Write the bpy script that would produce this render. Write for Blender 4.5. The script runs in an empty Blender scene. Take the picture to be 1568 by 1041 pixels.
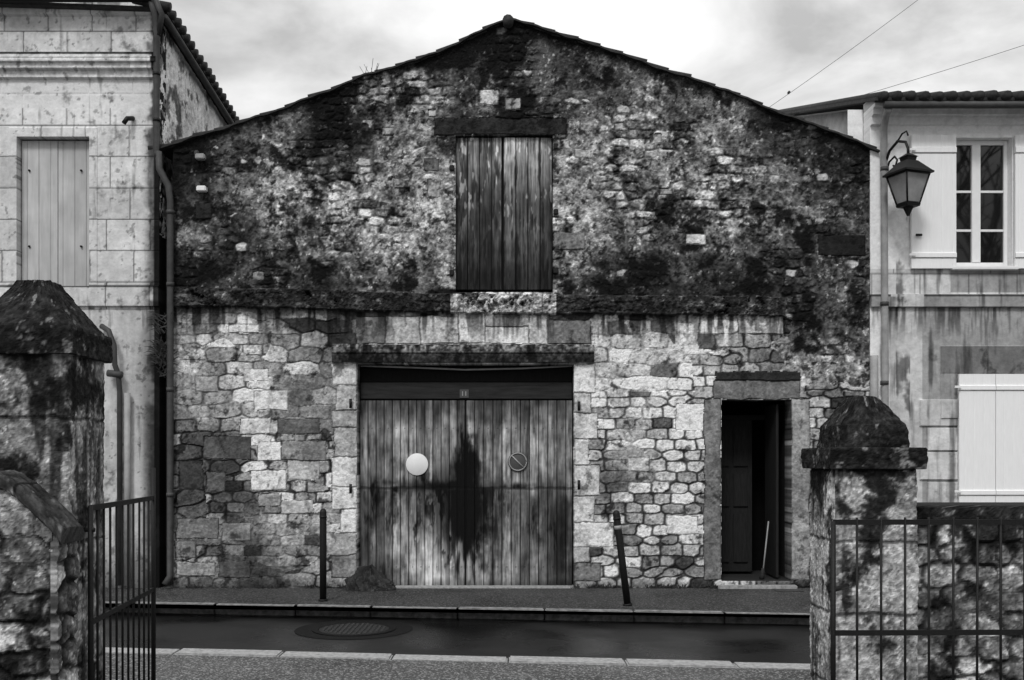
import bpy, bmesh, math, random
import numpy as np
from mathutils import Vector, Matrix
random.seed(7)
# ------------------------------------------------------------------ noise
_tab={}
def tab(seed):
    if seed not in _tab: _tab[seed]=np.random.RandomState(seed+11).rand(256,256)
    return _tab[seed]
def vn(x,z,s,seed):
    x=x/s; z=z/s
    xi=np.floor(x).astype(np.int64); zi=np.floor(z).astype(np.int64)
    fx=x-xi; fz=z-zi; fx=fx*fx*(3-2*fx); fz=fz*fz*(3-2*fz)
    T=tab(seed); a=xi&255; b=(xi+1)&255; c=zi&255; d=(zi+1)&255
    return ((T[a,c]*(1-fx)+T[b,c]*fx)*(1-fz)+(T[a,d]*(1-fx)+T[b,d]*fx)*fz)*2-1
def fbm(x,z,s,seed,o=4,g=.55):
    r=0;a=1;t=0
    for i in range(o):
        c,sn=math.cos(i*.9),math.sin(i*.9)
        r=r+a*(vn(x*c-z*sn+i*3.7,x*sn+z*c+i*1.3,s,seed+i) if (i and g>=.6) else vn(x+i*3.7,z+i*1.3,s,seed+i)); t+=a; a*=g; s*=.5
    return r/t*1.5
def sst(a,b,x):
    t=np.clip((x-a)/(b-a),0,1); return t*t*(3-2*t)
def stones(x,z,w,h,seed,jx=.36,jz=.22,p=5.):
    A=tab(seed+50);B=tab(seed+51);C=tab(seed+52);D=tab(seed+53)
    j0=np.floor(z/h).astype(np.int64)
    F1=np.full(x.shape,9.);F2=np.full(x.shape,9.);I=np.zeros(x.shape);I2=np.zeros(x.shape)
    for dj in(-1,0,1):
        j=j0+dj; off=D[j&255,3]
        i0=np.floor(x/w-off).astype(np.int64)
        for di in (-1,0,1):
            i=i0+di; a=i&255;b=j&255
            px=(i+.5+off+jx*(A[a,b]*2-1))*w; pz=(j+.5+jz*(B[a,b]*2-1))*h
            d=(np.abs((x-px)/w)**p+np.abs((z-pz)/h)**p)**(1/p)
            c=d<F1
            F2=np.where(c,F1,np.minimum(F2,d)); I=np.where(c,C[a,b],I); I2=np.where(c,A[b,a],I2); F1=np.where(c,d,F1)
    return (F2-F1)*.5*h,I,I2
def ashlar(x,z,w,h,seed):
    D=tab(seed+70); j=np.floor(z/h).astype(np.int64)
    off=np.where(j%2==0,.0,.5)+.2*D[j&255,1]
    u=x/w+off; i=np.floor(u).astype(np.int64)
    e=np.minimum(np.minimum(u-i,1-u+i)*w,np.minimum(z/h-j,1-z/h+j)*h)
    return e,D[i&255,j&255]
LF=.76
def alb(t):
    t=np.clip(t,0.02,.97); t=t-.032*np.sin(2*np.pi*np.clip(t,0,.9)); t=np.clip(t,.02,.97)
    l=np.where(t<.04045,t/12.92,((t+.055)/1.055)**2.4)
    return np.clip(l/LF,.005,.86)
# ------------------------------------------------------------------ mesh helpers
def mk_mesh(name,co,faces,tone=None,mat=None,parent=None,smooth=False):
    me=bpy.data.meshes.new(name)
    co=np.asarray(co,dtype=np.float32); f=np.asarray(faces,dtype=np.int32)
    me.vertices.add(len(co)); me.vertices.foreach_set('co',co.ravel())
    me.loops.add(f.size); me.loops.foreach_set('vertex_index',f.ravel())
    me.polygons.add(len(f)); me.polygons.foreach_set('loop_start',np.arange(0,f.size,4,dtype=np.int32))
    me.update(calc_edges=True)
    if tone is not None:
        at=me.attributes.new('tone','FLOAT','POINT'); at.data.foreach_set('value',np.asarray(tone,dtype=np.float32).ravel())
    me.validate()
    me.polygons.foreach_set('use_smooth',np.full(len(me.polygons),smooth))
    ob=bpy.data.objects.new(name,me); bpy.context.collection.objects.link(ob)
    if mat: me.materials.append(mat)
    if parent: ob.parent=parent
    return ob
def pyobj(name,vs,fs,mat,parent=None,smooth=False):
    me=bpy.data.meshes.new(name); me.from_pydata([tuple(v) for v in vs],[],fs); me.update()
    bm=bmesh.new(); bm.from_mesh(me); bmesh.ops.recalc_face_normals(bm,faces=bm.faces); bm.to_mesh(me); bm.free()
    if smooth: me.polygons.foreach_set('use_smooth',[True]*len(me.polygons))
    ob=bpy.data.objects.new(name,me); bpy.context.collection.objects.link(ob)
    me.materials.append(mat)
    if parent: ob.parent=parent
    return ob
def empty(name):
    e=bpy.data.objects.new(name,None); bpy.context.collection.objects.link(e); return e
def box(name,x0,x1,y0,y1,z0,z1,mat,parent=None,bev=0.004):
    me=bpy.data.meshes.new(name); bm=bmesh.new(); bmesh.ops.create_cube(bm,size=1)
    for v in bm.verts:
        v.co=Vector((x0 if v.co.x<0 else x1,y0 if v.co.y<0 else y1,z0 if v.co.z<0 else z1))
    if bev: bmesh.ops.bevel(bm,geom=list(bm.edges),offset=bev,segments=2,affect='EDGES')
    bm.to_mesh(me); bm.free(); me.materials.append(mat)
    ob=bpy.data.objects.new(name,me); bpy.context.collection.objects.link(ob)
    if parent: ob.parent=parent
    return ob
def tube_geo(pts,r,n=10,vs=None,fs=None):
    vs=[] if vs is None else vs; fs=[] if fs is None else fs
    P=[Vector(p) for p in pts]; rr=r if isinstance(r,(list,tuple)) else [r]*len(P)
    base=len(vs); up=Vector((0.13,0.21,1)); 
    t0=(P[1]-P[0]).normalized()
    a=t0.cross(up if abs(t0.dot(up.normalized()))<.95 else Vector((1,0,0))).normalized()
    for k,p in enumerate(P):
        t=(P[min(k+1,len(P)-1)]-P[max(k-1,0)]).normalized()
        a=(a-t*a.dot(t)).normalized(); b=t.cross(a)
        for i in range(n):
            an=2*math.pi*i/n; vs.append(p+(a*math.cos(an)+b*math.sin(an))*rr[k])
    for k in range(len(P)-1):
        for i in range(n):
            j=(i+1)%n; fs.append((base+k*n+i,base+k*n+j,base+(k+1)*n+j,base+(k+1)*n+i))
    fs.append(tuple(base+i for i in range(n))[::-1]); fs.append(tuple(base+(len(P)-1)*n+i for i in range(n)))
    return vs,fs
def tube(name,pts,r,mat,parent=None,n=10):
    vs,fs=tube_geo(pts,r,n); return pyobj(name,vs,fs,mat,parent,smooth=True)
def tubes(name,lst,mat,parent=None,n=8):
    vs=[];fs=[]
    for pts,r in lst: tube_geo(pts,r,n,vs,fs)
    return pyobj(name,vs,fs,mat,parent,smooth=n>4)
def relief(name,x0,x1,z0,z1,res,func,mat,parent,y=0.,depth=.3,holes=(),top=None,xf=None,smooth=False):
    nx=int(round((x1-x0)/res))+1; nz=int(round((z1-z0)/res))+1
    X,Z=np.meshgrid(np.linspace(x0,x1,nx),np.linspace(z0,z1,nz))
    keep=np.ones((nz-1,nx-1),bool)
    xc=(X[:-1,:-1]+X[1:,1:])/2; zc=(Z[:-1,:-1]+Z[1:,1:])/2
    if top is not None:
        keep&=Z[:-1,:-1]<top(xc)-1e-4; Z=np.minimum(Z,top(X))
    for (a,b,c,d) in holes: keep&=~((xc>a)&(xc<b)&(zc>c)&(zc<d))
    D,T=func(X,Z)
    idx=np.arange(nx*nz).reshape(nz,nx)
    q=np.stack([idx[:-1,:-1],idx[:-1,1:],idx[1:,1:],idx[1:,:-1]],-1)[keep]
    co=np.stack([X.ravel(),D.ravel(),Z.ravel()],-1); T=np.broadcast_to(T,X.shape).ravel()
    used,inv=np.unique(q,return_inverse=True); q=inv.reshape(-1,4); co=co[used]; T=T[used]
    N=len(co)
    e=np.concatenate([q[:,[0,1]],q[:,[1,2]],q[:,[2,3]],q[:,[3,0]]])
    key=e.min(1).astype(np.int64)*N+e.max(1)
    _,fi,ct=np.unique(key,return_index=True,return_counts=True)
    be=e[fi[ct==1]]
    bv,binv=np.unique(be,return_inverse=True); binv=binv.reshape(-1,2)
    bc=co[bv].copy(); bc[:,1]=-depth
    q2=np.stack([be[:,1],be[:,0],N+binv[:,0],N+binv[:,1]],-1)
    co=np.concatenate([co,bc]); T=np.concatenate([T,T[bv]]); q=np.concatenate([q,q2])
    if xf is None: W=np.stack([co[:,0],y-co[:,1],co[:,2]],-1)
    else: W=xf(co)
    return mk_mesh(name,W,q,T,mat,parent,smooth)
def wrap(name,cx,cy,a,b,r,prof,res,func,mat,parent=None):
    # continuous stone shell round a rounded rectangle; prof = [(z,scale)...]
    P=[];Nn=[]
    def seg(p,q,n):
        L=math.dist(p,q); k=max(1,int(L/res))
        for i in range(k): 
            t=i/k; P.append((p[0]+(q[0]-p[0])*t,p[1]+(q[1]-p[1])*t)); Nn.append(n)
    def arc(c,a0):
        for i in range(4):
            an=a0+math.pi/2*i/4; P.append((c[0]+r*math.cos(an),c[1]+r*math.sin(an))); Nn.append((math.cos(an),math.sin(an)))
    seg((-a+r,-b),(a-r,-b),(0,-1)); arc((a-r,-b+r),-math.pi/2)
    seg((a,-b+r),(a,b-r),(1,0)); arc((a-r,b-r),0)
    seg((a-r,b),(-a+r,b),(0,1)); arc((-a+r,b-r),math.pi/2)
    seg((-a,b-r),(-a,-b+r),(-1,0)); arc((-a+r,-b+r),math.pi)
    P=np.array(P);Nn=np.array(Nn); n=len(P)
    U=np.concatenate([[0],np.cumsum(np.hypot(*(P[1:]-P[:-1]).T))])
    zs=[];ss=[];vl=[];acc=0
    for (z0,s0),(z1,s1) in zip(prof[:-1],prof[1:]):
        L=math.hypot(z1-z0,(s1-s0)*a); k=max(1,int(L/res))
        for i in range(k):
            t=i/k; zs.append(z0+(z1-z0)*t); ss.append(s0+(s1-s0)*t); vl.append(acc+L*t)
        acc+=L
    zs.append(prof[-1][0]);ss.append(prof[-1][1]);vl.append(acc)
    zs=np.array(zs);ss=np.array(ss);vl=np.array(vl); m=len(zs)
    UU=np.broadcast_to(U,(m,n)); ZZ=np.broadcast_to(zs[:,None],(m,n)); VV=np.broadcast_to(vl[:,None],(m,n))
    D,T=func(UU,ZZ,VV)
    X=cx+P[None,:,0]*ss[:,None]+Nn[None,:,0]*D; Y=cy+P[None,:,1]*ss[:,None]+Nn[None,:,1]*D
    Zp=ZZ+D*.4*(ss[:,None]<.9)
    co=np.stack([X.ravel(),Y.ravel(),Zp.ravel()],-1)
    idx=np.arange(m*n).reshape(m,n); nx_=np.roll(idx,-1,axis=1)
    q=np.stack([idx[:-1],nx_[:-1],nx_[1:],idx[1:]],-1).reshape(-1,4)
    c=len(co); co=np.vstack([co,[cx,cy,zs[-1]+.01]]); T=np.append(T.ravel(),T[-1].mean())
    l=idx[-1]
    cap=np.array([[l[i],l[(i+1)%n],l[(i+2)%n],c] for i in range(0,n-1,2)])
    q=np.vstack([q,cap])
    return mk_mesh(name,co,q,T,mat,parent)
# ------------------------------------------------------------------ materials
def gmat(name,val=.3,rough=.85,ns=30,con=.25,bump=.3,attr=False,spec=.3,stretch=None,bs=None,metal=0):
    m=bpy.data.materials.new(name); m.use_nodes=True; nt=m.node_tree; N=nt.nodes; L=nt.links
    b=N['Principled BSDF']; b.inputs['Roughness'].default_value=rough
    b.inputs['Specular IOR Level'].default_value=spec; b.inputs['Metallic'].default_value=metal
    tc=N.new('ShaderNodeTexCoord'); mp=N.new('ShaderNodeMapping'); L.new(tc.outputs['Object'],mp.inputs[0])
    if stretch: mp.inputs['Scale'].default_value=stretch
    n=N.new('ShaderNodeTexNoise'); n.inputs['Scale'].default_value=ns; n.inputs['Detail'].default_value=6; n.inputs['Roughness'].default_value=.65
    L.new(mp.outputs[0],n.inputs['Vector'])
    r=N.new('ShaderNodeMapRange'); r.inputs[1].default_value=.25; r.inputs[2].default_value=.75; r.inputs[3].default_value=1-con; r.inputs[4].default_value=1+con
    L.new(n.outputs[0],r.inputs[0])
    mu=N.new('ShaderNodeMath'); mu.operation='MULTIPLY'; L.new(r.outputs[0],mu.inputs[0])
    if attr:
        a=N.new('ShaderNodeAttribute'); a.attribute_name='tone'; L.new(a.outputs['Fac'],mu.inputs[1])
    else: mu.inputs[1].default_value=val
    L.new(mu.outputs[0],b.inputs['Base Color'])
    if bump:
        n2=N.new('ShaderNodeTexNoise'); n2.inputs['Scale'].default_value=bs or ns*1.5; n2.inputs['Detail'].default_value=5
        L.new(mp.outputs[0],n2.inputs['Vector'])
        bp=N.new('ShaderNodeBump'); bp.inputs['Strength'].default_value=bump; bp.inputs['Distance'].default_value=.01
        L.new(n2.outputs[0],bp.inputs['Height']); L.new(bp.outputs[0],b.inputs['Normal'])
    return m
M_stone=gmat('weathered_stone',attr=True,ns=45,con=.28,bump=.5,spec=.15,rough=.95)
M_render=gmat('limestone_ashlar',attr=True,ns=30,con=.10,bump=.25,spec=.15,rough=.95)
M_wood=gmat('weathered_boards',attr=True,ns=25,con=.3,bump=.4,stretch=(3,3,.25),spec=.15,rough=.9)
M_paint=gmat('painted_shutter',attr=True,ns=12,con=.05,bump=.1,rough=.6,stretch=(3,3,.4))
M_dark=gmat('dark_wood',.010,ns=20,con=.3,stretch=(3,3,.3),spec=.1)
M_dark2=gmat('doorway_wood',.020,ns=20,con=.4,stretch=(3,3,.3),spec=.1)
M_beam=gmat('timber_beam',.026,ns=12,con=.5,stretch=(.3,3,3),spec=.15)
M_iron=gmat('black_iron',.008,rough=.55,ns=60,con=.4,bump=.2,spec=.25)
M_pipe=gmat('zinc_pipe',.05,rough=.6,ns=8,con=.45,bump=.1)
M_pipel=gmat('painted_pipe',.3,rough=.6,ns=8,con=.3,bump=.1)
M_tile=gmat('clay_tile',.03,ns=14,con=.7,bump=.6)
M_white=gmat('white_paint',.80,rough=.5,ns=10,con=.06,bump=.05)
M_grey=gmat('grey_enamel',.07,rough=.5,ns=10,con=.1,bump=0)
M_plainw=gmat('lime_render',.33,ns=3,con=.4,bump=.4)
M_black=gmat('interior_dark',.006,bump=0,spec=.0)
M_glass=gmat('window_glass',.010,rough=.03,ns=2,con=.3,bump=0,spec=.6)
M_leaf=gmat('foliage',.05,ns=20,con=.4,bump=0)
M_bark=gmat('bark',.05,ns=20,con=.4,bump=.3)
M_kerb=gmat('granite_kerb',.30,ns=25,con=.5,bump=.5)
M_tarp=gmat('dark_tarpaulin',.022,rough=.6,ns=20,con=.5,bump=.3,spec=.3)
# ------------------------------------------------------------------ barn
# survey units on the facade plane: 120 units = 1 m, origin of X at 784, ground line at 900
def SX(p): return (p-784)/120
def SZ(p): return (900-p)/120
OUT=[(240,230),(262,224),(330,203),(380,187),(430,170),(500,143),(560,118),(600,106),(640,94),(700,70),(745,46),(765,36),(778,31),(800,38),(835,47),(870,60),(930,78),(1000,104),(1060,124),(1110,140),(1160,162),(1210,182),(1270,202),(1330,228),(1345,234)]
ox=np.array([SX(p[0]) for p in OUT]); oz=np.array([SZ(p[1]) for p in OUT])
def btop(x): return np.interp(x,ox,oz)+.008*np.sin(x*9)+.006*np.sin(x*23+1)
PTS=[(780,55,17),(700,90,20),(860,90,22),(640,125,30),(600,112,34),(560,140,32),(750,125,24),(760,160,30),(850,140,22),(950,125,27),(1050,140,23),
(430,190,28),(515,180,11),(505,200,12),(590,170,30),(660,150,44),(700,195,14),(830,195,14),(900,180,32),(1000,170,42),(1100,170,36),(1180,195,14),
(300,240,15),(380,240,26),(450,240,38),(530,230,26),(600,225,40),(660,225,44),(900,240,44),(1000,240,40),(1100,235,36),(1200,240,28),(1290,235,12),
(290,300,16),(380,300,30),(450,290,48),(530,295,44),(610,300,44),(665,290,46),(900,300,38),(1000,300,35),(1100,300,42),(1200,290,34),(1290,300,22),
(300,345,34),(355,350,12),(450,350,40),(530,350,45),(600,350,42),(670,350,40),(880,350,48),(960,350,35),(1050,350,40),(1150,350,38),(1290,350,28),
(290,410,22),(370,400,22),(450,395,26),(530,400,34),(630,395,48),(600,425,42),(670,400,42),(870,400,42),(950,400,24),(1050,400,24),(1150,400,28),(1250,410,22),(1310,400,34),
(300,440,12),(400,442,13),(500,445,12),(580,440,18),(650,445,16),(900,445,13),(1000,445,12),(1100,445,14),(1180,445,12),(1250,450,20),(1310,450,26),
(290,492,54),(370,500,64),(440,500,44),(510,495,38),(580,500,50),(700,500,60),(780,500,62),(870,505,44),(930,515,62),(1000,515,64),(1100,505,68),(1170,505,62),(1225,500,22),(1300,500,26),
(300,555,58),(370,550,55),(440,560,54),(495,550,46),(950,560,68),(1050,560,68),(1150,560,44),(1250,560,38),(1310,560,38),
(290,620,56),(340,620,52),(400,620,64),(470,620,38),(500,620,44),(920,620,70),(970,620,66),(1040,620,70),(1240,620,50),(1300,620,44),
(285,680,34),(340,685,30),(400,680,58),(460,680,48),(930,680,66),(990,690,62),(1060,690,66),(1300,700,42),
(285,740,30),(330,735,32),(405,740,62),(470,730,58),(900,740,60),(937,742,22),(1000,740,60),(1060,740,60),
(300,800,46),(365,775,27),(410,800,58),(480,800,56),(900,800,64),(960,790,60),(1040,800,66),
(290,870,44),(350,860,34),(405,865,25),(460,850,46),(500,870,50),(900,870,50),(950,870,56),(1010,870,54),(1060,870,60),(1250,850,44),(1320,850,44)]
BL=[(395,676,437,706,.76),(384,720,438,750,.80),(388,598,442,628,.72),(372,565,412,585,.70),(368,640,415,665,.72),(350,497,398,510,.76),(312,668,385,703,.32),(275,705,312,750,.25),(316,722,345,752,.36),(270,793,335,825,.44),(340,800,385,828,.46),(270,860,330,882,.54),(268,828,300,855,.44),(335,858,385,885,.32),(395,755,430,775,.58),(430,765,480,787,.66),(440,705,490,735,.60),(430,675,500,705,.46),(425,640,490,665,.34),(300,575,335,600,.56),
(508,555,547,590,.68),(514,590,547,628,.60),(508,628,547,655,.56),(512,655,547,700,.58),(508,700,547,745,.70),(508,745,547,780,.74),(522,780,547,815,.76),(500,815,547,850,.55),(508,850,547,885,.46),
(878,558,912,602,.78),(878,602,905,632,.64),(878,632,915,672,.74),(878,672,902,712,.70),(878,712,918,760,.66),(878,760,910,800,.70),(878,800,940,838,.72),(878,838,903,862,.6),(878,862,920,890,.44),
(545,484,590,526,.44),(590,484,643,526,.60),(643,484,702,526,.66),(702,478,742,526,.72),(742,500,810,527,.70),(742,481,812,500,.56),(810,482,838,527,.64),(838,490,905,527,.42),
(665,181,868,207,.18),(650,242,672,262,.36),(655,275,675,303,.58),(848,355,896,382,.46),
(735,138,764,160,.66),(773,150,797,168,.55),(1050,358,1080,374,.68),(995,205,1013,220,.60),(880,228,905,242,.62),(1253,360,1325,392,.15),(300,310,325,335,.18),(603,274,628,288,.54),(870,185,888,198,.60),(1010,288,1030,298,.5),(940,188,955,198,.56),(585,195,603,208,.52),(388,415,405,428,.45),(655,168,668,180,.6),
(1035,618,1080,660,.80),(1020,790,1070,818,.80),(960,700,995,722,.70),(1092,583,1225,612,.38),(1078,612,1104,888,.42),(1211,612,1240,888,.50),(1130,482,1200,512,.70),(1095,569,1225,583,.18)]
def ledge_y(px): return 441+11*sst(260,850,px)+4*sst(850,1250,px)
def barn_func(X,Z):
    px0=784+120*X; py0=900-120*Z
    wx=fbm(X,Z,.22,1,3); wz=fbm(X+9,Z,.22,5,3)
    px=px0+2.5*wx; py=py0+2.5*wz
    wpx=px0+22*fbm(X,Z,.4,21,5,.6); wpy=py0+22*fbm(X+5,Z,.4,27,5,.6)
    num=np.zeros(X.shape);den=np.full(X.shape,1e-9)
    for (a,b,t) in PTS:
        w=np.exp(-((wpx-a)**2+(wpy-b)**2)/(2*24.**2)); num+=w*t; den+=w
    base=num/(den)/100; base=np.where(den<1e-5,.3,base)
    n1=fbm(X,Z,.28,31,5);n2=fbm(X,Z,.07,37,4,.7);n3=fbm(X,Z,.028,43,2)
    sx=X+.022*wx; sz=Z+.02*wz+.006*n2
    e1,i1,k1=stones(sx,sz,.36,.18,1,jz=.16); e2,i2,k2=stones(X+.014*wx,Z+.010*wz+.004*n2,.255,.135,4,jz=.13,p=6.)
    big=(sst(-.15,.05,fbm(X,Z,.9,61,2)-.0)>.5)&((px0<880)|(py0<600))
    e=np.where(big,e1,e2); I=np.where(big,i1,i2); K=np.where(big,k1,k2)
    ly=ledge_y(px0)+2.5*n1
    low=(py0>ly+28)
    low=low&~((px>1195+25*wx)&(py<590+15*wz))
    # upper: eroded render over rubble
    eu,iu,ku=stones(sx+.03*n1,sz+.02*n1,.19,.11,8,p=3.)
    expo=sst(-.05,.4,fbm(X,Z,.45,71,3)+.35*(iu-.5))
    sm=sst(.002,.02,eu)
    m1=fbm(X,Z,.14,72,4,.6)
    Du=.014*n1+.008*n2+.004*n3+.008*m1+expo*sm*.018+.004
    tu=base*1.16*(1+.30*n1+.30*m1+.34*n2+.26*n3+.55*(iu-.5)*expo*2)
    tu=tu*(1-.35*expo*(1-sm))
    pit=sst(.3,.55,fbm(X,Z,.07,76,4,.65)); tu=tu*(1-.5*pit)
    lich=sst(.12,.50,fbm(X,Z,.34,81,7,.66)+1.1*(.28-base)+.25*sst(150,50,py0))
    tu=tu*(1-.74*lich)
    spk=sst(.6,.85,fbm(X,Z,.06,91,3,.7)); tu=tu+spk*.24*(1-lich*.5)
    tu=np.where((iu>.955)&(expo>.15),np.maximum(tu,.56*sm*(1-.4*lich)*(1+.15*n2)+.06),tu)
    # lower: coursed rubble with joints
    ojm=sst(-.2,.6,fbm(X,Z,.8,95,3)+.55*(px>900)+.4*(py>640)-.25)
    st=sst(.002,.012,e)
    Dl=st*(.006+.018*K)*(.35+.65*ojm)+.005*n2+.003*n3+.005*n1
    tl=base*1.05*(1+.12*n1+.15*n2+.13*n3)*(1+(I-.5)*(.25+.34*ojm))
    tl=tl*np.where(I<.07,.66,1)*np.where(I>.9,1.10,1)
    tl=tl*(1-(1-st)*(.10+.52*ojm))
    dk=sst(.34,.7,fbm(X,Z,.16,101,5,.7)+.35*(.5-base)); tl=tl*(1-.5*dk)
    pk=sst(.5,.7,fbm(X,Z,.04,105,3,.7)); tl=tl*(1-.3*pk)
    drip=sst(-.1,.5,fbm(X,Z*.12,.07,111,3))*sst(60,15,py0-ly-25); tl=tl*(1-.55*np.clip(drip,0,1))
    D=np.where(low,Dl,Du); T=np.where(low,tl,tu)
    bx=px0+1.5*wx+.8*n2; by=py0+1.5*wz+.8*n2
    rr=np.random.RandomState(3)
    for (a,b,c,d,t) in BL:
        ee=np.minimum(np.minimum(bx-a,c-bx),np.minimum(by-b,d-by)); rd=rr.rand()
        m=ee>0; mm=sst(.2,1.6,ee)
        up=b<470
        tt=t*(1+.14*n1+.14*n2+.12*n3)*(.62+.38*mm)*(1-(.45 if up else .35)*np.where(m,dk,0))
        if up: tt=tt*(1-.3*pit)
        else: tt=tt*(1-.45*np.clip(drip,0,1))
        T=np.where(m,tt,T); D=np.where(m,(.008+.012*rd)*mm+.004*n2+.002*n3,D)
    # string course
    inl=sst(-1.5,1.0,py0-ly)*sst(31,28,py0-ly)*sst(1215,1190,px0+12*n1)*(px0>250)
    sill=(px0>690)&(px0<851)&(py0>452)
    inl=inl*sst(-.75,-.55,n1+.4*n2)
    D=D+inl*(.075+.014*n2+.012*n1)
    tb=np.where(sill,.50,.14+.05*(n1>.1))*(1+.4*n2+.3*n3)
    sj=sst(.0,1.5,np.abs(((px0-690)%40.)-20))
    tb=np.where(sill,tb*(.5+.5*sj),tb)
    tb=tb+spk*.2+.14*sst(.2,.7,fbm(X,Z,.12,131,3)); T=np.where(inl>.35,tb,T)
    # hood over the cart door
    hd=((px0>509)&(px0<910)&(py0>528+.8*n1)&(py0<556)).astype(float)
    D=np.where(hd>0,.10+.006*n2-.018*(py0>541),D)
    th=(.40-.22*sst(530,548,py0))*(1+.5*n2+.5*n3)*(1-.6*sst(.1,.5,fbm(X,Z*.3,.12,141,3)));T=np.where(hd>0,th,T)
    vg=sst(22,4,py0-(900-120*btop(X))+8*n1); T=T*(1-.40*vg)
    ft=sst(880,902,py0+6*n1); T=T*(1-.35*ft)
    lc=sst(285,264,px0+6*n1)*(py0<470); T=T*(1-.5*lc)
    return D,alb(T)
barn=empty('stone_barn')
HOLES=[(SX(547),SX(879),0-.2,SZ(558)),(SX(1104),SX(1212),SZ(889),SZ(612)),(SX(697),SX(847),SZ(447),SZ(207))]
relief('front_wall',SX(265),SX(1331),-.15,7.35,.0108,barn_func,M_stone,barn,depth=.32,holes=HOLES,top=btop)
vs=[];fs=[]
rx=np.linspace(ox[0],ox[-1],160); rz=btop(rx)
for k,(x,z) in enumerate(zip(rx,rz)):
    for y in (-.06,11): 
        vs+= [(x,y,z+.022),(x,y,z-.0)]
for k in range(len(rx)-1):
    a=4*k;b=4*k+4
    fs+=[(a,b,b+2,a+2),(a+1,a+3,b+3,b+1),(a,a+1,b+1,b),(a+2,b+2,b+3,a+3)]
pyobj('roof',vs,fs,M_tile,barn)
box('side_wall',SX(265)+.0,SX(265)+.3,.33,10.9,-.1,5.5,M_plainw,barn,0)
box('side_wall_right',SX(1330)-.31,SX(1330)-.01,.33,10.9,-.1,5.45,M_plainw,barn,0)
lst=[]
for side in (0,1):
    rng=(SX(778),SX(244)) if side==0 else (SX(778),SX(1340))
    x=rng[0]; sgn=-1 if side==0 else 1
    while (rng[1]-x)*sgn>.05:
        x2=x+sgn*random.uniform(.26,.32)
        z1=float(btop(x)); z2=float(btop(x2)); j=random.uniform(-.006,.008)
        lst.append((((x,.02,z1+.012+j),(x2+sgn*.04,.02,z2+.020+j)),(.030,.040)))
        x=x2
tubes('verge_tiles',[(p,list(r)) for p,r in lst],M_tile,barn,8)
tube('ridge_tile',[(SX(778),-.1,SZ(35)),(SX(778),3,SZ(35)),(SX(778),11,SZ(35))],.07,M_tile,barn,10)
lst=[];rr=random.Random(9)
for k in range(9):
    x=SX(568)+rr.uniform(-.1,.1); z=float(btop(x)); l=rr.uniform(.08,.22); a=rr.uniform(-.5,.5)
    lst.append((((x,0,z),(x+a*l,-.02,z+l*.6),(x+a*l*1.6,-.03,z+l)),.003))
tubes('verge_twigs',lst,M_leaf,barn,4)
# ---- cart door
def door_func(X,Z):
    px=784+120*X;py=900-120*Z
    leaf=px>712
    w=np.where(leaf,.118,.105); u=(X-SX(712))/w; i=np.floor(u).astype(int); f=u-i
    R1=tab(200)[i&255,7]; R2=tab(201)[i&255,9]
    gap=sst(.0,.07,f)*sst(1,.93,f); gap=np.where(np.abs(px-712)<1.3,0,gap)
    n=fbm(X,Z*.06,.018,210,3,.55); n2=fbm(X,Z,.12,215,4); n4=fbm(X,Z*.2,.05,219,4,.55)
    D=gap*(.012+.006*R1)-.001+.0015*n
    t=.45+.0*X
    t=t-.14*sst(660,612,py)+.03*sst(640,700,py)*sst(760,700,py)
    t=t+.22*sst(750,860,py)*np.exp(-((px-655)/48)**2)+.08*sst(780,880,py)*sst(712,740,px)*sst(800,760,px)
    t=t-.17*sst(800,860,px)*sst(700,800,py)-.06*sst(780,860,py)*sst(600,560,px)
    t=t*(.84+.32*R1)
    wob=px+10*n4+6*n2
    s=np.exp(-((wob-712)/(9+24*sst(660,760,py)))**2)*sst(630,700,py+20*n4)*sst(900,800,py+40*n4)
    s=np.maximum(s,.85*np.exp(-((wob-693)/24)**2)*sst(735,755,py)*sst(870,790,py+35*n4))
    s=np.maximum(s,.85*np.exp(-((py-745-5*n4)/11)**2)*np.exp(-((px-685)/65)**2))
    s=np.maximum(s,1.0*sst(.0,.5,n4+.1)*np.exp(-((px-700)/75)**2)*sst(738,752,py)*sst(870,770,py+30*n4))
    for (a,b,r,h,k) in [(573,765,12,35,.9),(600,780,7,45,.7),(652,760,9,50,.9),(640,800,5,40,.6),(745,790,9,45,.9),(770,770,7,30,.6),(820,800,10,40,.6),(858,820,14,60,.55),(560,800,9,50,.6),(675,790,8,45,.85),(690,830,6,40,.7),(728,775,13,60,.9),(590,885,22,25,.6),(795,745,30,5,.5),(612,750,18,6,.6),(737,830,7,30,.7),(586,740,20,6,.6),(765,650,5,30,.3)]:
        s=np.maximum(s,k*np.exp(-((wob-a)/r)**2-((py-b)/h)**2)*(.8+.9*n4))
    t=t*(1-.96*np.clip(s*1.2,0,1))
    t=t*(1+.20*n+.18*n2+.26*n4)
    ln=sst(3,1,np.abs(py-748-1.5*n2)); t=t*(1-.3*ln); D=D-.003*ln
    nails=((np.abs(py-655)<.9)|(np.abs(py-870)<.9))&(np.abs(f-.5)<.08); t=np.where(nails,.08,t)
    t=t*(.25+.75*gap)
    t=t*(1-.3*sst(885,900,py+4*n4))
    return D,alb(t)
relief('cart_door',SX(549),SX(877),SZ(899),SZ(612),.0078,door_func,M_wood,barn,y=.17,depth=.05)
box('transom_beam',SX(549),SX(877),.15,.28,SZ(610),SZ(584),M_beam,barn,.008)
box('transom_board',SX(549),SX(877),.19,.26,SZ(583),SZ(556),M_dark,barn,.004)
tube('sagging_lintel_batten',[(SX(549),.1,SZ(559)),(SX(640),.1,SZ(562)),(SX(712),.1,SZ(565)),(SX(800),.1,SZ(563)),(SX(877),.1,SZ(559))],.012,M_pipel,barn,6)
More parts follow.
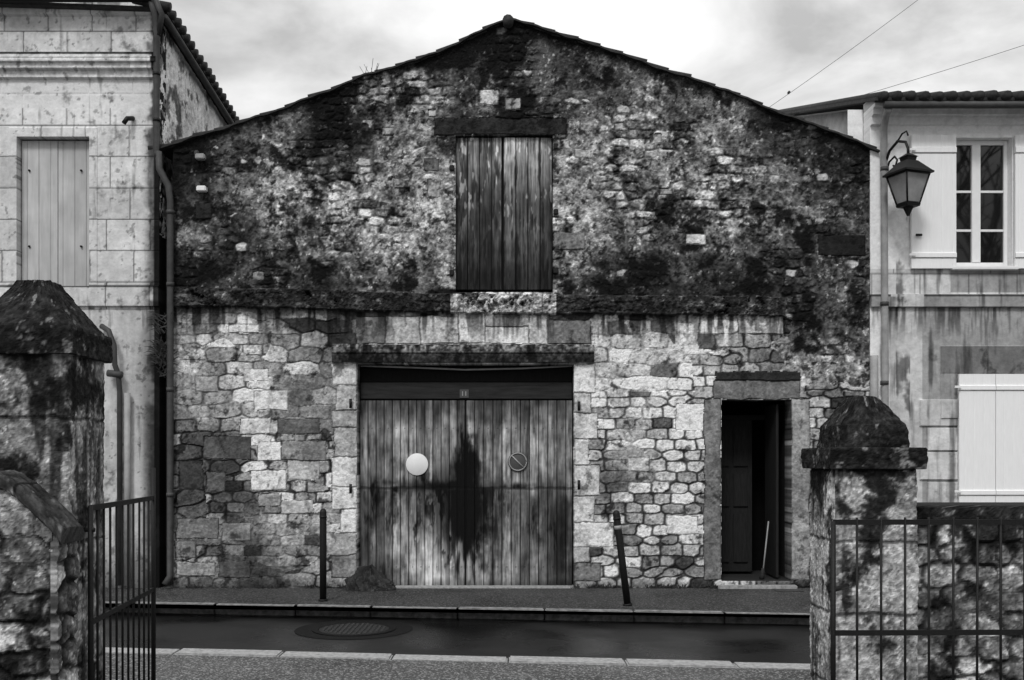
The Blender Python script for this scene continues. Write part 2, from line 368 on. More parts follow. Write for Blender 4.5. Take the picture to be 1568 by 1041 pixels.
box('threshold',SX(540),SX(885),-.05,.3,-.05,.012,M_kerb,barn,.01)
def disc(name,x,z,y,r,t,mat,parent,n=40):
    return tube(name,[(x,y,z),(x,y-t*.8,z),(x,y-t,z)],[r,r,r*.97],mat,parent,n)
disc('white_reflector',SX(637),SZ(711),.155,.143,.015,M_white,barn)
disc('no_parking_sign',SX(793),SZ(707),.152,.128,.012,M_grey,barn)
ring=[(SX(793)+.112*math.cos(a),.135,SZ(707)+.112*math.sin(a)) for a in np.linspace(0,2*math.pi,33)]
tube('sign_ring',ring,.009,M_pipel,barn,6)
tube('sign_bar',[(SX(793)-.078,.135,SZ(707)+.078),(SX(793)+.078,.135,SZ(707)-.078)],.009,M_pipel,barn,6)
box('number_plate',SX(703),SX(717),.138,.149,SZ(608),SZ(595),M_grey,barn,.001)
for k,xx in enumerate((707.5,712.5)): box('digit_%d'%k,SX(xx)-.006,SX(xx)+.006,.134,.137,SZ(605),SZ(598),M_pipel,barn,0)
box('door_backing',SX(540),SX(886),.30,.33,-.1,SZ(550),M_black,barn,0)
for (hx,hz) in ((538,618),(886,622),(538,748),(886,742)):
    tube('hinge_pin',[(SX(hx),-.06,SZ(hz)+.06),(SX(hx),-.06,SZ(hz)-.06)],.018,M_iron,barn,8)
# ---- hay door
def hay_func(X,Z):
    px=784+120*X;py=900-120*Z
    u=(X-SX(697))/.155; i=np.floor(u).astype(int); f=u-i
    R1=tab(240)[i&255,3]
    gap=sst(0,.05,f)*sst(1,.95,f); gap=np.where(np.abs(px-769)<1.2,0,gap)
    n=fbm(X,Z*.06,.02,250,3,.55); n2=fbm(X,Z,.1,255,4); n4=fbm(X,Z*.15,.05,259,4,.55)
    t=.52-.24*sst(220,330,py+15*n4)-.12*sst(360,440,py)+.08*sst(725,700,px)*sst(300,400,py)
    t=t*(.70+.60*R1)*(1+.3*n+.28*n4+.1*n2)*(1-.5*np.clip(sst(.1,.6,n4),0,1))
    wp=sst(.45,.7,fbm(X,Z*.25,.05,265,3)); t=t+.25*wp*sst(380,300,py)
    t=t*(.15+.85*gap)
    return gap*(.015+.012*R1)+.002*n,alb(t)
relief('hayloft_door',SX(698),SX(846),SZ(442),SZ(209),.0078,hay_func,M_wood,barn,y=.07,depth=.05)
box('hayloft_backing',SX(690),SX(855),.30,.33,SZ(455),SZ(200),M_black,barn,0)
for (hx,hz) in ((692,258),(692,418),(851,225),(851,325),(851,415)):
    box('gudgeon',SX(hx)-.03,SX(hx)+.03,-.05,.09,SZ(hz)-.035,SZ(hz)+.035,M_iron,barn,.008)
# ---- small doorway
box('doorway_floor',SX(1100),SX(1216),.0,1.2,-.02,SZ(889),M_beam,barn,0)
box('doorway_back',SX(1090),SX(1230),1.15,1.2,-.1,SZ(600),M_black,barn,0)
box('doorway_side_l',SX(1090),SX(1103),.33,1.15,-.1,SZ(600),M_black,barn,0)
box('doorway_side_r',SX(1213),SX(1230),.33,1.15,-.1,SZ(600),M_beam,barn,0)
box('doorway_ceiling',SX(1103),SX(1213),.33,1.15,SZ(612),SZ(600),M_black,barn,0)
box('entrance_door',SX(1106),SX(1172),.72,.77,SZ(885),SZ(640),M_dark2,barn,.005)
box('entrance_door_rail',SX(1106),SX(1212),.70,.78,SZ(640),SZ(632),M_dark2,barn,.005)
for k in range(2):
    for (a,b) in ((870,790),(780,725),(715,650)):
        box('door_panel',SX(1111+30*k),SX(1111+30*k+24),.695,.719,SZ(a),SZ(b),M_dark2,barn,.010)
box('open_door_leaf',SX(1192),SX(1196),.12,.70,SZ(886),SZ(618),M_dark2,barn,.004)
tube('broom_handle',[(SX(1172),.15,SZ(884)),(SX(1184),.24,SZ(800))],.010,M_pipel,barn,6)
tube('broom_head',[(SX(1170),.13,SZ(888)),(SX(1173),.155,SZ(872))],[.035,.02],M_beam,barn,8)
box('doorstep',SX(1098),SX(1218),-.10,.0,-.03,SZ(895),M_kerb,barn,.01)
for (a,b) in ((309,242),(311,291)):
    box('cable_bracket',SX(a)-.06,SX(a)+.06,-.10,.0,SZ(b)-.035,SZ(b)+.035,M_white if b>250 else M_pipel,barn,.012)
    box('cable_bracket_foot',SX(a)-.085,SX(a)-.03,-.05,.0,SZ(b)+.03,SZ(b)+.09,M_pipe,barn,.01)
tube('downpipe',[(SX(247),-.10,SZ(236)),(SX(249),-.12,SZ(262)),(SX(262),-.1,SZ(288)),(SX(264),-.08,SZ(310)),(SX(264),-.08,SZ(600)),(SX(264),-.08,SZ(880)),(SX(258),-.14,SZ(893))],.042,M_pipe,barn,12)
for z in (330,440,600,760): tube('pipe_collar',[(SX(264),-.08,SZ(z)),(SX(264),-.08,SZ(z)+.05)],.050,M_pipe,barn,12)
# ------------------------------------------------------------------ left townhouse
th=empty('townhouse')
def left_func(X,Z):
    px=784+120*X;py=900-120*Z
    n1=fbm(X,Z,.4,301,5);n2=fbm(X,Z,.06,306,4,.65);n5=fbm(X,Z*.1,.07,311,4)
    e1,i1=ashlar(X+.31+.004*n2,Z+.1,.56,.40,3)
    jo=sst(.0,.012,e1)
    t=.70*(1+.07*n1+.07*n2+.03*n5)*(.93+.12*i1)
    D=.006*jo+.002*n2
    lo=py>474
    t=np.where(lo,.64*(1+.12*n1+.06*n2+.08*n5),t*(.55+.45*jo)); D=np.where(lo,.002*n2,D)
    def band(a,b,d): 
        nonlocal D
        D=np.where((py>a)&(py<b),D+d,D)
    band(84,92,.10);band(92,101,.15);band(101,110,.11);band(110,121,.05)
    band(438,470,.035); band(14,24,.06)
    t=np.where((py>84)&(py<121),.70*(1+.08*n1+.16*n2+.06*n5),t)
    t=np.where((py>84)&(py<88),.25+.1*n2,t)
    t=np.where((py>121)&(py<166),.73*(1+.05*n1+.04*n2),t)
    # raised surround of the window
    sr=((px>14)&(px<150)&(py>196)&(py<438)); D=np.where(sr,D+.012,D)
    dr=sst(.35,.9,n5+.5*n1+.35*sst(190,236,px)+.2*sst(140,122,py)*(py>121)-.15)
    t=t*(1-.25*dr)
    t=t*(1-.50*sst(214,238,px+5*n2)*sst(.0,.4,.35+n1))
    li=sst(.45,1.0,fbm(X,Z,.3,321,6,.72)+.15*(py<84)+.15*(px>140)+.2*(py>410)*(py<475)); t=t*(1-.32*li)
    pt=sst(.62,.8,fbm(X,Z,.07,327,3,.6)); t=t*(1-.25*pt)
    t=np.where((py>436)&(py<441),t*.5,t)
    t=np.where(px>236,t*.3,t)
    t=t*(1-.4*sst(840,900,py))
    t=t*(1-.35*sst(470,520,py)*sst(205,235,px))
    return D,alb(t)
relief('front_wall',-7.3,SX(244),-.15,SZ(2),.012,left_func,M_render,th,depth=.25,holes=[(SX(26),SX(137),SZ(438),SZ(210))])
box('front_wall_far',-12,-7.31,.0,.25,-.1,7.48,M_plainw,th,0)
def side_func(U,Z):
    n1=fbm(U,Z,.5,331,5);n2=fbm(U,Z,.08,336,4,.7)
    t=.76*(1+.15*n1+.2*n2); li=sst(.3,.7,fbm(U,Z,.25,341,5,.7)+.5*sst(1.2,.2,U)); t=t*(1-.5*li)
    return .01*n2,alb(t)
def eave(u): return 7.28-.11*u
relief('side_wall',0.,7.,4.5,7.4,.02,side_func,M_stone,th,depth=.2,top=lambda u:eave(u)-.02,xf=lambda c:np.stack([SX(244)+c[:,1],c[:,0]+.01,c[:,2]],-1))
box('side_wall_low',SX(244)-.22,SX(244)-.012,.26,7,-.1,4.5,M_plainw,th,0)
vs=[(-12,-.25,7.60),(SX(244)+.12,-.12,7.36),(SX(244)+.12,9,eave(9)+.06),(-12,9,8.0)]; vs+=[(v[0],v[1],v[2]-.04) for v in vs]
pyobj('roof',vs,[(0,1,2,3),(4,5,6,7),(0,1,5,4),(1,2,6,5),(2,3,7,6),(3,0,4,7)],M_tile,th)
y=-.1;lst=[]
while y<7:
    j=random.uniform(-.01,.01)
    lst.append((((SX(244)-.3,y,eave(y)+.17+j),(SX(244)+.17+j,y,eave(y)+.07+j)),[.05,.062])); y+=.19
tubes('eave_tiles',lst,M_tile,th,10)
tube('side_gutter',[(SX(244)+.10,-.1,7.24),(SX(244)+.10,8,eave(8)-.05)],.045,M_pipe,th,10)
tube('front_gutter',[(-9,-.22,SZ(9)),(SX(242),-.22,SZ(9))],.05,M_iron,th,10)
tube('downpipe',[(SX(238),-.22,SZ(6)),(SX(244),-.16,SZ(30)),(SX(244),-.11,SZ(50)),(SX(244),-.10,SZ(150)),(SX(243),-.1,SZ(238)),(SX(247),-.1,SZ(246))],.040,M_pipe,th,12)
tube('gutter_elbow',[(SX(246),-.22,SZ(8)),(SX(254),-.15,SZ(30)),(SX(246),-.10,SZ(56))],.038,M_pipe,th,12)
for z in (60,120,190): tube('pipe_collar',[(SX(244),-.10,SZ(z)),(SX(244),-.10,SZ(z)+.04)],.048,M_iron,th,12)
def shutter(dark,bw,line,seed,tt,battens=()):
    def f(X,Z):
        py=900-120*Z
        u=X/bw; i=np.floor(u).astype(int); g=u-i
        gap=sst(0,.05,g)*sst(1,.95,g)
        n=fbm(X,Z*.1,.04,seed,4); n2=fbm(X,Z,.3,seed+5,4)
        t=tt*(.97+.06*tab(seed)[i&255,0])*(1+.05*n+.06*n2)*(dark+(1-dark)*gap)
        D=.004*gap
        for (a,b) in battens:
            m=(py>a)&(py<b); D=np.where(m,.02,D); t=np.where(m,tt*(1+.03*n),t)
            t=np.where((py>=b)&(py<b+1.2),t*.6,t)
        return D,alb(t)
    return f
relief('shutter',SX(28),SX(83),SZ(436),SZ(212),.01,shutter(.75,.152,0,350,.62),M_paint,th,y=.10,depth=.04)
relief('shutter_right',SX(84),SX(136),SZ(436),SZ(212),.01,shutter(.75,.152,0,352,.60),M_paint,th,y=.105,depth=.04)
box('window_back',SX(20),SX(142),.26,.29,SZ(445),SZ(205),M_black,th,0)
for (a,b) in ((40,258),(120,258),(40,375),(120,375)): disc('shutter_stud',SX(a),SZ(b),.095,.014,.02,M_iron,th,10)
tube('small_spout',[(SX(205),-.02,SZ(182)),(SX(200),-.12,SZ(186)),(SX(196),-.14,SZ(194))],.03,M_iron,th,8)
tube('soil_pipe',[(SX(158),-.05,SZ(500)),(SX(172),-.12,SZ(508)),(SX(181),-.14,SZ(530)),(SX(182),-.13,SZ(560)),(SX(186),-.1,SZ(575)),(SX(187),-.08,SZ(600)),(SX(187),-.08,SZ(895))],.035,M_pipe,th,10)
tube('soil_pipe_white',[(SX(198),-.07,SZ(602)),(SX(198),-.07,SZ(895))],.04,M_pipel,th,10)
tube('soil_pipe_cross',[(SX(170),-.1,SZ(572)),(SX(192),-.12,SZ(575))],.045,M_pipe,th,10)
# ------------------------------------------------------------------ right townhouse
tr=empty('townhouse.001')
def right_func(X,Z):
    px=784+120*X;py=900-120*Z
    n1=fbm(X,Z,.4,401,5);n2=fbm(X,Z,.06,406,4,.65);n5=fbm(X,Z*.08,.08,411,4)
    t=np.full(X.shape,.80); D=.002*n2
    def reg(a,b,c,d,v,dd=0):
        nonlocal t,D
        m=(px>a)&(px<c)&(py>b)&(py<d); t=np.where(m,v,t); D=np.where(m,D+dd,D)
    reg(1300,412,1800,450,.68); reg(1300,450,1800,470,.52,.05); reg(1300,452,1800,455,.28)
    reg(1362,470,1800,905,.54); reg(1440,530,1800,572,.42,.02); reg(1440,572,1466,640,.50,.015)
    reg(1455,415,1800,448,.52); reg(1362,450,1412,900,.66)
    reg(1408,612,1466,652,.64,.025);reg(1420,655,1466,690,.70,.025);reg(1408,693,1466,735,.68,.025);reg(1420,738,1466,776,.66,.025)
    reg(1440,776,1800,792,.34,.04); reg(1330,780,1800,905,.26)
    reg(1330,150,1800,163,.6,.14);reg(1330,163,1800,170,.82,.17);reg(1330,170,1800,180,.74,.11);reg(1330,180,1800,192,.78,.05)
    e,i=ashlar(X,Z+.07,.62,.34,9); q=(py>412)&(py<450)
    t=np.where(q,t*(.6+.4*sst(0,.012,e)),t)
    st=sst(.1,.9,n5+.3*n1); t=t*(1-.38*st*((py>455)|((py>412)&(px>1400))))
    dp=sst(-.2,.5,fbm(X,Z*.1,.05,416,3))*sst(530,472,py)*(py>470); t=t*(1-.4*dp)
    t=t*(1+.08*n1+.08*n2)
    li=sst(.45,1.0,fbm(X,Z,.3,421,6,.72)); t=t*(1-.35*li*(py>455))
    t=t*(1-.40*sst(.1,.5,n1+.5*n5)*(px>1372)*(px<1393)*(py>300))
    return D,alb(t)
relief('front_wall',SX(1331)+.012,7.7,-.15,SZ(150),.012,right_func,M_render,tr,y=.0,depth=.25,holes=[(SX(1462),SX(1549),SZ(408),SZ(211))])
box('front_wall_far',7.71,12,.0,.25,-.1,6.2,M_plainw,tr,0)
def rtop(u): return np.where(u<4.6,6.22+u*.30,6.22+4.6*.30-(u-4.6)*.3)
def rs(U,Z):
    n1=fbm(U,Z,.6,431,5);n2=fbm(U,Z,.08,436,4)
    return .004*n2,alb(.74*(1+.16*n1+.08*n2))
relief('gable_wall',0.,9.,4.4,7.8,.03,rs,M_render,tr,depth=-.2,top=lambda u:rtop(u)-.03,xf=lambda c:np.stack([SX(1331)+.01-c[:,1],c[:,0]+.26,c[:,2]],-1))
vs=[];x0,x1=SX(1331)-.03,12
for (yy,zz) in ((-.32,6.15),(4.85,7.68),(9.6,6.2)):
    vs+=[(x0,yy,zz),(x1,yy,zz),(x0,yy,zz-.04),(x1,yy,zz-.04)]
fs=[]
for k in (0,4): fs+=[(k,k+1,k+5,k+4),(k+2,k+6,k+7,k+3),(k,k+4,k+6,k+2),(k+1,k+3,k+7,k+5)]
fs+=[(0,2,3,1),(8,9,11,10)]
pyobj('roof',vs,fs,M_tile,tr)
lst=[];x=x0+.08
while x<9:
    j=random.uniform(-.012,.012)
    lst.append((((x,-.40+j,6.14+j),(x,4.85,7.68)),[.06,.06])); x+=.17
tubes('roof_tiles',lst,M_tile,tr,10)
tube('gutter',[(SX(1338),-.36,6.04),(9,-.36,6.04)],.045,M_pipe,tr,10)
tube('downpipe',[(SX(1346),-.34,6.0),(SX(1348),-.2,SZ(185)),(SX(1349),-.10,SZ(200)),(SX(1350),-.10,SZ(400)),(SX(1351),-.10,SZ(600)),(SX(1351),-.10,SZ(890))],.044,M_pipel,tr,12)
tube('service_pipe',[(SX(1336),-.06,SZ(545)),(SX(1336),-.06,SZ(700))],.05,M_pipel,tr,10)
for z in (265,470,590): tube('pipe_collar',[(SX(1350),-.10,SZ(z)),(SX(1350),-.10,SZ(z)+.05)],.053,M_pipe,tr,12)
W=(SX(1462),SX(1549),SZ(408),SZ(211))
box('frame_l',W[0],W[0]+.05,.10,.16,W[2],W[3],M_white,tr); box('frame_r',W[1]-.05,W[1],.10,.16,W[2],W[3],M_white,tr)
box('frame_t',W[0]+.051,W[1]-.051,.10,.16,W[3]-.06,W[3],M_white,tr); box('frame_b',W[0]+.051,W[1]-.051,.10,.16,W[2],W[2]+.07,M_white,tr)
xm=SX(1500); box('mullion',xm-.055,xm+.055,.09,.155,W[2]+.071,W[3]-.061,M_white,tr)
for k,z in enumerate((290,350)):
    box('bar_l%d'%k,W[0]+.051,xm-.056,.11,.15,SZ(z)-.015,SZ(z)+.015,M_white,tr,.002); box('bar_r%d'%k,xm+.056,W[1]-.051,.11,.15,SZ(z)-.015,SZ(z)+.015,M_white,tr,.002)
box('glass',W[0]+.03,W[1]-.03,.13,.134,W[2]+.03,W[3]-.03,M_glass,tr,0)
box('room_dark',W[0]-.05,W[1]+.05,.26,.29,W[2]-.1,W[3]+.1,M_black,tr,0)
box('window_sill',W[0]-.06,W[1]+.06,-.07,.10,W[2]-.05,W[2]-.003,M_white,tr,.008)
relief('shutter_open',SX(1393),SX(1461),SZ(412),SZ(209),.01,shutter(.85,.14,0,450,.94,((228,236),(388,396))),M_paint,tr,y=-.06,depth=.04)
relief('shutter_open_right',SX(1551),SX(1620),SZ(412),SZ(209),.01,shutter(.85,.14,0,452,.94,((228,236),(388,396))),M_paint,tr,y=-.06,depth=.04)
relief('lower_shutter',SX(1466),SX(1521),SZ(775),SZ(573),.01,shutter(.88,.125,0,454,.97,((590,598),(750,758))),M_paint,tr,y=-.05,depth=.045)
relief('lower_shutter_right',SX(1522),SX(1580),SZ(775),SZ(573),.01,shutter(.88,.125,0,456,.97,((590,598),(750,758))),M_paint,tr,y=-.05,depth=.045)
for (a,b) in ((1404,362),(1463,593),(1463,752),(1394,232),(1394,392)):
    box('shutter_hinge',SX(a)-.05,SX(a)+.03,-.10,-.085,SZ(b)-.015,SZ(b)+.015,M_iron if a==1404 else M_white,tr,.003)
# ------------------------------------------------------------------ lantern
la=empty('street_lantern')
lx,lyy=4.88,-.45
def frus(name,hw0,z0,hw1,z1,mat,n=4,rot=math.pi/4):
    vs=[];k=math.sqrt(2) if n==4 else 1
    for hw,z in ((hw0*.9,z0),(hw1*.9,z1)):
        for i in range(n):
            a=rot+.35+2*math.pi*i/n; vs.append((lx+hw*k*math.cos(a),lyy+hw*k*math.sin(a),z))
    fs=[(i,(i+1)%n,n+(i+1)%n,n+i) for i in range(n)]+[tuple(range(n))[::-1],tuple(range(n,2*n))]
    return pyobj(name,vs,fs,mat,la)
frus('hood',.225,5.17,.09,5.31,M_iron); frus('hood_rim',.235,5.145,.235,5.169,M_iron); frus('chimney',.07,5.311,.08,5.36,M_iron); frus('cap',.095,5.361,.02,5.41,M_iron)
frus('base',.115,4.78,.105,4.75,M_iron); frus('finial',.05,4.749,.012,4.64,M_iron)
M_lg=gmat('lantern_glass',.26,rough=.15,ns=4,con=.4,bump=0,spec=.5)
frus('glass',.098,4.80,.185,5.13,M_lg)
lst=[]
def crn(s,i,z):
    a=math.pi/4+.35+math.pi/2*i; return (lx+s*.9*math.sqrt(2)*math.cos(a),lyy+s*.9*math.sqrt(2)*math.sin(a),z)
for i in range(4): lst.append(((crn(.105,i,4.79),crn(.195,i,5.14)),.011))
for s,z in ((.105,4.79),(.195,5.138)):
    for i in range(4): lst.append(((crn(s,i,z),crn(s,(i+1)%4,z)),.011))
tubes('lantern_frame',lst,M_iron,la,6)
bx=4.75
tubes('bracket',[([(bx,-.03,5.10),(bx-.03,-.08,5.35),(bx+.0,-.18,5.52),(bx+.05,-.32,5.60),(lx-.02,-.42,5.56),(lx,lyy,5.47),(lx,lyy,5.38)],.018),
 ([(bx,-.03,5.25),(bx+.02,-.12,5.40),(bx+.05,-.22,5.44),(bx+.06,-.28,5.38),(bx+.05,-.25,5.31),(bx+.04,-.2,5.33)],.013),
 ([(bx+.05,-.32,5.60),(bx+.09,-.36,5.68),(bx+.13,-.40,5.70),(bx+.14,-.42,5.64)],.011),
 ([(bx-.005,-.03,4.95),(bx-.005,-.03,5.5)],.022)],M_iron,la,8)
# ------------------------------------------------------------------ ground, road, pavements
def kf(x): return -1.895-.112*x
def kn(x): return -4.50-.118*x
def gmatg(name,v,ns,con,rough,bump,spk=0,spec=.3,big=.3,wet=False):
    m=gmat(name,v,rough,ns,con,bump,spec=spec); nt=m.node_tree;N=nt.nodes;Lk=nt.links
    b=N['Principled BSDF']; mu=[n for n in N if n.type=='MATH'][0]
    tc=[n for n in N if n.type=='TEX_COORD'][0]
    nb=N.new('ShaderNodeTexNoise'); nb.inputs['Scale'].default_value=.9; nb.inputs['Detail'].default_value=5; Lk.new(tc.outputs['Object'],nb.inputs['Vector'])
    r=N.new('ShaderNodeMapRange'); r.inputs[1].default_value=.3;r.inputs[2].default_value=.7;r.inputs[3].default_value=1-big;r.inputs[4].default_value=1+big; Lk.new(nb.outputs[0],r.inputs[0])
    m2=N.new('ShaderNodeMath');m2.operation='MULTIPLY';Lk.new(mu.outputs[0],m2.inputs[0]);Lk.new(r.outputs[0],m2.inputs[1])
    out=m2
    if wet:
        rw=N.new('ShaderNodeMapRange'); rw.inputs[1].default_value=.38;rw.inputs[2].default_value=.62;rw.inputs[3].default_value=.14;rw.inputs[4].default_value=.55
        Lk.new(nb.outputs[0],rw.inputs[0]); Lk.new(rw.outputs[0],b.inputs['Roughness'])
    if spk:
        v=N.new('ShaderNodeTexVoronoi');v.inputs['Scale'].default_value=75;Lk.new(tc.outputs['Object'],v.inputs['Vector'])
        bw=N.new('ShaderNodeSeparateColor');Lk.new(v.outputs['Color'],bw.inputs[0])
        r2=N.new('ShaderNodeMapRange');r2.inputs[1].default_value=.65;r2.inputs[2].default_value=1;r2.inputs[3].default_value=0;r2.inputs[4].default_value=spk;Lk.new(bw.outputs[0],r2.inputs[0])
        m3=N.new('ShaderNodeMath');m3.operation='ADD';Lk.new(m2.outputs[0],m3.inputs[0]);Lk.new(r2.outputs[0],m3.inputs[1]);out=m3
    Lk.new(out.outputs[0],b.inputs['Base Color'])
    return m
M_road=gmatg('wet_asphalt',.010,90,.6,.4,.25,spec=.38,big=.4,wet=True)
M_pav=gmatg('worn_asphalt_pavement',.035,60,.7,.8,.7,.11,spec=.1,big=.45)
M_grav=gmatg('gravelly_pavement',.07,60,.6,.85,.6,.22,spec=.1,big=.35)
M_gnd=gmatg('earth',.10,10,.4,.95,.5)
def sheet(name,pts,z,mat,parent=None): return pyobj(name,[(p[0],p[1],z) for p in pts],[tuple(range(len(pts)))],mat,parent)
sheet('ground',[(-400,-400),(400,-400),(400,400),(-400,400)],-.13,M_gnd)
xa,xb=-25,25
sheet('road',[(xa,kn(xa)),(xb,kn(xb)),(xb,kf(xb)),(xa,kf(xa))],-.10,M_road)
def slab(name,pts,z0,z1,mat):
    n=len(pts); vs=[(p[0],p[1],z0) for p in pts]+[(p[0],p[1],z1) for p in pts]
    return pyobj(name,vs,[tuple(range(n))[::-1],tuple(range(n,2*n))]+[(i,(i+1)%n,n+(i+1)%n,n+i) for i in range(n)],mat)
slab('pavement',[(xa,kf(xa)+.12),(xb,kf(xb)+.12),(xb,.3),(xa,.3)],-.12,0,M_pav)
slab('pavement.001',[(xa,-40),(xb,-40),(xb,kn(xb)-.24),(xa,kn(xa)-.24)],-.12,0,M_grav)
def kerb(name,fn,w,off,seed):
    rnd=random.Random(seed); x=xa
    me=bpy.data.meshes.new(name);bm=bmesh.new()
    while x<xb:
        l=rnd.uniform(.85,1.05); j=rnd.uniform(-.006,.006);jy=rnd.uniform(-.008,.008)
        r=bmesh.ops.create_cube(bm,size=1)
        for v in r['verts']:
            X=x+.004 if v.co.x<0 else x+l-.008; Y=fn(X)+off+jy+(0 if v.co.y<0 else w)
            v.co=Vector((X,Y,-.12 if v.co.z<0 else .008+j))
        x+=l
    bmesh.ops.bevel(bm,geom=[e for e in bm.edges],offset=.012,segments=2,affect='EDGES')
    bm.to_mesh(me);bm.free();me.materials.append(M_kerb if w>.2 else M_kerb2)
    o=bpy.data.objects.new(name,me);bpy.context.collection.objects.link(o)
M_kerb2=gmat('worn_kerbstone',.20,ns=14,con=.8,bump=.5)
kerb('kerb',kf,.12,0,1); kerb('kerb.001',kn,.235,-.24,2)
gc=empty('drain_grate')
box('plate',3.28,3.62,-.38,-.20,.002,.008,M_pipe,gc,.002)
mh=empty('manhole_cover'); mx,my=-1.62,-2.55
def ringm(name,r0,r1,z,mat,par,n=48):
    vs=[];fs=[]
    for i in range(n):
        a=2*math.pi*i/n
        for r in (r0,r1): vs.append((mx+r*math.cos(a),my+r*math.sin(a),z))
    for i in range(n): j=(i+1)%n; fs.append((2*i,2*i+1,2*j+1,2*j))
    return pyobj(name,vs,fs,mat,par)
M_mh=gmat('cast_iron_cover',.020,rough=.5,ns=40,con=.6,bump=.5,spec=.2)
M_patch=gmat('fresh_asphalt_patch',.010,rough=.7,ns=60,con=.4,bump=.4,spec=.1)
ringm('surround',.43,.60,-.096,M_patch,mh); ringm('frame',.36,.425,-.090,M_patch,mh); ringm('lid',.0,.355,-.092,M_mh,mh)
vs=[];fs=[]
for i in range(-6,7):
    for j in range(-6,7):
        x,y=i*.05,j*.05
        if math.hypot(x,y)<.32:
            b=len(vs)
            for (dx,dy) in ((-.016,-.016),(.016,-.016),(.016,.016),(-.016,.016)): vs.append((mx+x+dx,my+y+dy,-.091))
            for (dx,dy) in ((-.012,-.012),(.012,-.012),(.012,.012),(-.012,.012)): vs.append((mx+x+dx,my+y+dy,-.083))
            fs+=[(b+4,b+5,b+6,b+7)]+[(b+k,b+(k+1)%4,b+4+(k+1)%4,b+4+k) for k in range(4)]
pyobj('studs',vs,fs,M_mh,mh)
def bollard(name,x,y,h,dx,dy,ring):
    b=empty(name); 
    P=lambda t:(x+dx*t,y+dy*t,h*t)
    tube('post',[P(0),P(.5),P(.96),P(.985),P(1)],[.04,.04,.04,.034,.015],M_iron,b,16)
    tube('base_collar',[P(0),P(.02)],.055,M_iron,b,16)
    tube('neck_ring',[P(.90),P(.925)],.044,M_iron,b,16)
    if ring: tube('reflective_band',[P(.80),P(.84)],.0415,M_pipel,b,16)
bollard('bollard',SX(495)*.91,-1.18,1.07,0,0,False)
bollard('bollard.001',1.30,-1.55,1.07,-.13,.02,True)
# crumpled tarpaulin slumped against the jamb
nt_,na=40,120
th_=np.linspace(0,2*np.pi,na,endpoint=False); fr=np.linspace(0,1,nt_)
A_,F_=np.meshgrid(th_,fr)
cxx=np.cos(A_)*3;czz=np.sin(A_)*3
fold=np.abs(np.sin(A_*4.5+3*F_+2.2*fbm(cxx,czz+F_*2,1.1,800,3)))
lump=fbm(cxx+F_*3,czz,.8,806,4)
rad=(1-F_**1.6)*(1+.22*fold+.18*lump)
hx=.27*rad*np.cos(A_); hy=.13*rad*np.sin(A_)
hz=.27*(F_**.75)*(1+.15*lump)*(1-.35*np.clip(hx/.27,-1,1))*(.75+.35*fold)
co_=np.stack([(-1.77+hx).ravel(),(-.19+hy).ravel(),(hz+.002).ravel()],-1)
idx=np.arange(nt_*na).reshape(nt_,na);nxt=np.roll(idx,-1,axis=1)
mk_mesh('crumpled_tarpaulin',co_,np.stack([idx[:-1],nxt[:-1],nxt[1:],idx[1:]],-1).reshape(-1,4),None,M_tarp)
wi=empty('overhead_wires')
def wire(n,a,b,sag):
    pts=[(a[0]+(b[0]-a[0])*t,a[1]+(b[1]-a[1])*t,a[2]+(b[2]-a[2])*t-sag*4*t*(1-t)) for t in np.linspace(0,1,14)]
    tube(n,pts,.0038,M_pipe,wi,5)
wire('wire_upper',(3.6,3.5,6.95),(9.2,3.0,11.1),.12); wire('wire_lower',(3.6,3.5,6.95),(11,2.5,9.05),.1)
disc('insulator',4.45,7.53,3.4,.022,.05,M_pipe,wi,8)
vs=[];fs=[];rr=random.Random(4)
for k in range(170):
    base=Vector((SX(250)+rr.uniform(-.06,.08),-.02+rr.uniform(-.04,.05),SZ(rr.choice((545,560,540,500)))+rr.uniform(-.15,.12)))
    a=rr.uniform(0,6.28); d=Vector((math.cos(a)*.8,-abs(math.sin(a))*.6,rr.uniform(.1,1.3))).normalized(); l=rr.uniform(.08,.28)
    s=d.cross(Vector((0,1,0))).normalized()*.006; m=base+d*l*.6; tip=base+d*l-Vector((0,0,l*.25))
    b=len(vs); vs+=[base-s,base+s,m+s*1.2,m-s*1.2,tip]; fs+=[(b,b+1,b+2,b+3),(b+3,b+2,b+4)]
pyobj('weed_clump',vs,fs,M_leaf)
vs=[];fs=[];rr=random.Random(14)
for c in range(26):
    cx=rr.choice((rr.uniform(-4.3,-2.1),rr.uniform(.85,2.4),rr.uniform(-4.3,4.3))); 
    if -1.9<cx<.75 or 2.6<cx<3.6: continue
    for k in range(14):
        base=Vector((cx+rr.uniform(-.06,.06),-.05+rr.uniform(-.03,.02),.0))
        a=rr.uniform(0,6.28); d=Vector((math.cos(a)*.7,-abs(math.sin(a))*.5,rr.uniform(.4,1.3))).normalized(); l=rr.uniform(.03,.09)
        s=Vector((1,0,0))*.005; m=base+d*l*.6; tip=base+d*l
        b=len(vs); vs+=[base-s,base+s,m+s*1.4,m-s*1.4,tip]; fs+=[(b,b+1,b+2,b+3),(b+3,b+2,b+4)]
pyobj('wall_foot_weeds',vs,fs,M_leaf)
